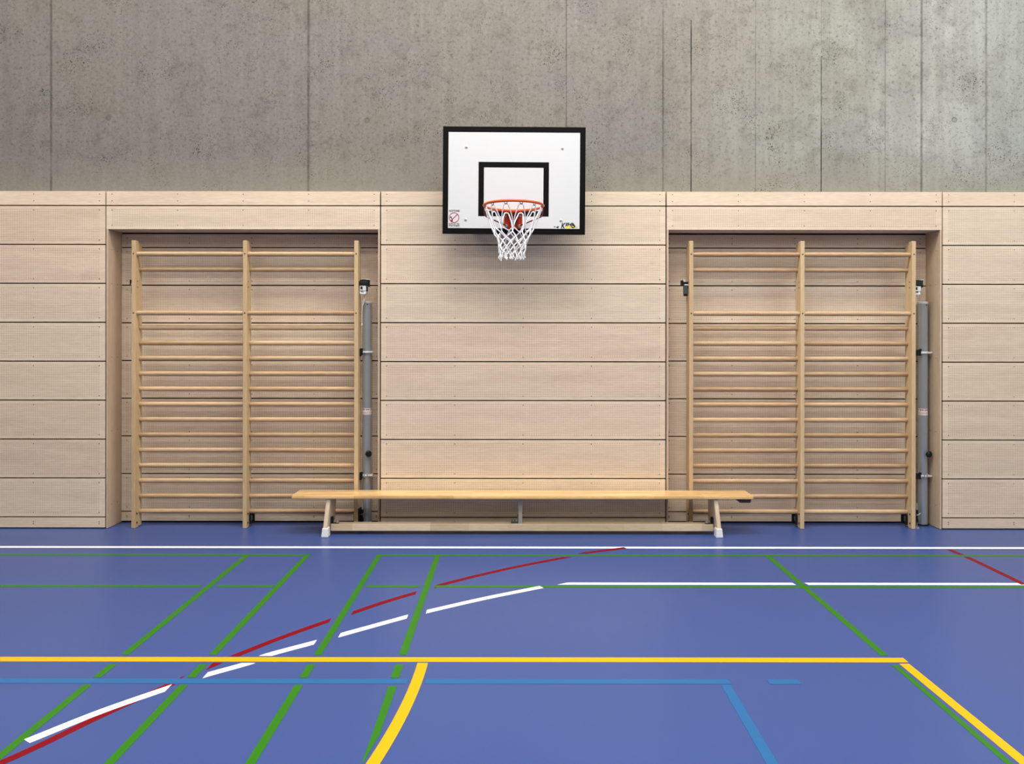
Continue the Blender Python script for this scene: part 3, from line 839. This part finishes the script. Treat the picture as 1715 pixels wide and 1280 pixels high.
for k in range(NH):
    a = 2 * PI * (k + 0.5) / NH
    bm = bmesh.new()
    d = Vector((math.cos(a), math.sin(a), 0)); tn = Vector((-d.y, d.x, 0))
    b0 = rc + d * (RR - 0.002)
    tube(bm, [b0 + tn * w + Vector((0, 0, h)) - d * 0.004 for w, h in ((-0.012, -0.006), (-0.010, -0.016), (-0.004, -0.021), (0.004, -0.021), (0.010, -0.016), (0.012, -0.006))], 0.0028, 6)
    obj('net_hook', bm, 'brace_red', rim)
# the net
rnd = random.Random(11)
LV = [(-0.020, 0.222), (-0.180, 0.164), (-0.222, 0.144), (-0.265, 0.125), (-0.308, 0.112), (-0.350, 0.103), (-0.388, 0.097)]
lean = lambda z: Vector((-0.012 * (-z / 0.42) ** 1.3, 0.012 * (-z / 0.42), 0))
nodes = []
for j, (z, r_) in enumerate(LV):
    row = []
    for k in range(NH):
        a = 2 * PI * (k + 0.5 + (0.5 if j % 2 else 0)) / NH + (rnd.uniform(-0.05, 0.05) if j else 0) + 0.05 * j
        rj = r_ + (rnd.uniform(-0.006, 0.006) if j else 0)
        row.append(rc + Vector((math.cos(a) * rj, math.sin(a) * rj, z + (rnd.uniform(-0.008, 0.008) if j else 0))) + lean(z))
    nodes.append(row)
bm = bmesh.new()
def strand(a, b, r_=0.0046, s=0.0, side=None):
    n = 6; out = []
    for i in range(n + 1):
        t_ = i / n; p = a.lerp(b, t_)
        if side is not None: p = p + side * (s * math.sin(PI * t_))
        out.append(p)
    tube(bm, out, r_, 6)
for k in range(NH):
    a = 2 * PI * (k + 0.5) / NH
    tn = Vector((-math.sin(a), math.cos(a), 0)); rd = Vector((math.cos(a), math.sin(a), 0))
    hk = nodes[0][k]
    tube(bm, [hk + tn * (0.02 * math.sin(q)) + Vector((0, 0, -0.016 + 0.014 * math.cos(q))) for q in [PI * (k2 - 4) / 8 for k2 in range(9)]], 0.0044, 6)
    strand(hk + tn * 0.02 + Vector((0, 0, -0.016)), nodes[1][k], s=0.008, side=tn)
    strand(hk - tn * 0.02 + Vector((0, 0, -0.016)), nodes[1][k - 1], s=-0.008, side=tn)
for j in range(1, len(LV) - 1):
    for k in range(NH):
        if j % 2: strand(nodes[j][k], nodes[j + 1][k]); strand(nodes[j][k], nodes[j + 1][(k + 1) % NH])
        else: strand(nodes[j][k], nodes[j + 1][k]); strand(nodes[j][k], nodes[j + 1][k - 1])
        bmesh.ops.create_icosphere(bm, subdivisions=1, radius=0.0058, matrix=Matrix.Translation(nodes[j][k]))
for k in range(NH):
    p, q = nodes[-1][k], nodes[-1][(k + 1) % NH]
    bmesh.ops.create_icosphere(bm, subdivisions=1, radius=0.0062, matrix=Matrix.Translation(p))
    for s in (-1, 1):
        u = Vector((rnd.uniform(-0.014, 0.014), rnd.uniform(-0.012, 0.012), -rnd.uniform(0.018, 0.034)))
        w = Vector((s * 0.010, rnd.uniform(-0.006, 0.006), -0.012))
        tube(bm, [p, p + w, p + u + w * 0.4, p + u - w * 0.5, p + w * -0.6], 0.0038, 6)
obj('net', bm, 'net_white', hoop, smooth=True, label='white cord net')
# support frame that carries the board off the wall
bm = bmesh.new()
for s in (-1, 1):
    box(bm, s * 0.40 - 0.02, s * 0.40 + 0.02, BT + 0.0015, BT + 0.04, 0.06, 0.84, 0.003)
    for z in (0.12, 0.52):
        box(bm, s * 0.40 - 0.018, s * 0.40 + 0.018, BT + 0.035, 0.2985, z - 0.018, z + 0.018, 0.002)
for z in (0.12, 0.52): box(bm, -0.40, 0.40, 0.26, 0.2985, z - 0.018, z + 0.018, 0.002)
obj('wall_frame', bm, 'black_edge', hoop)
hoop.rotation_euler = (0, math.radians(0.35), 0)
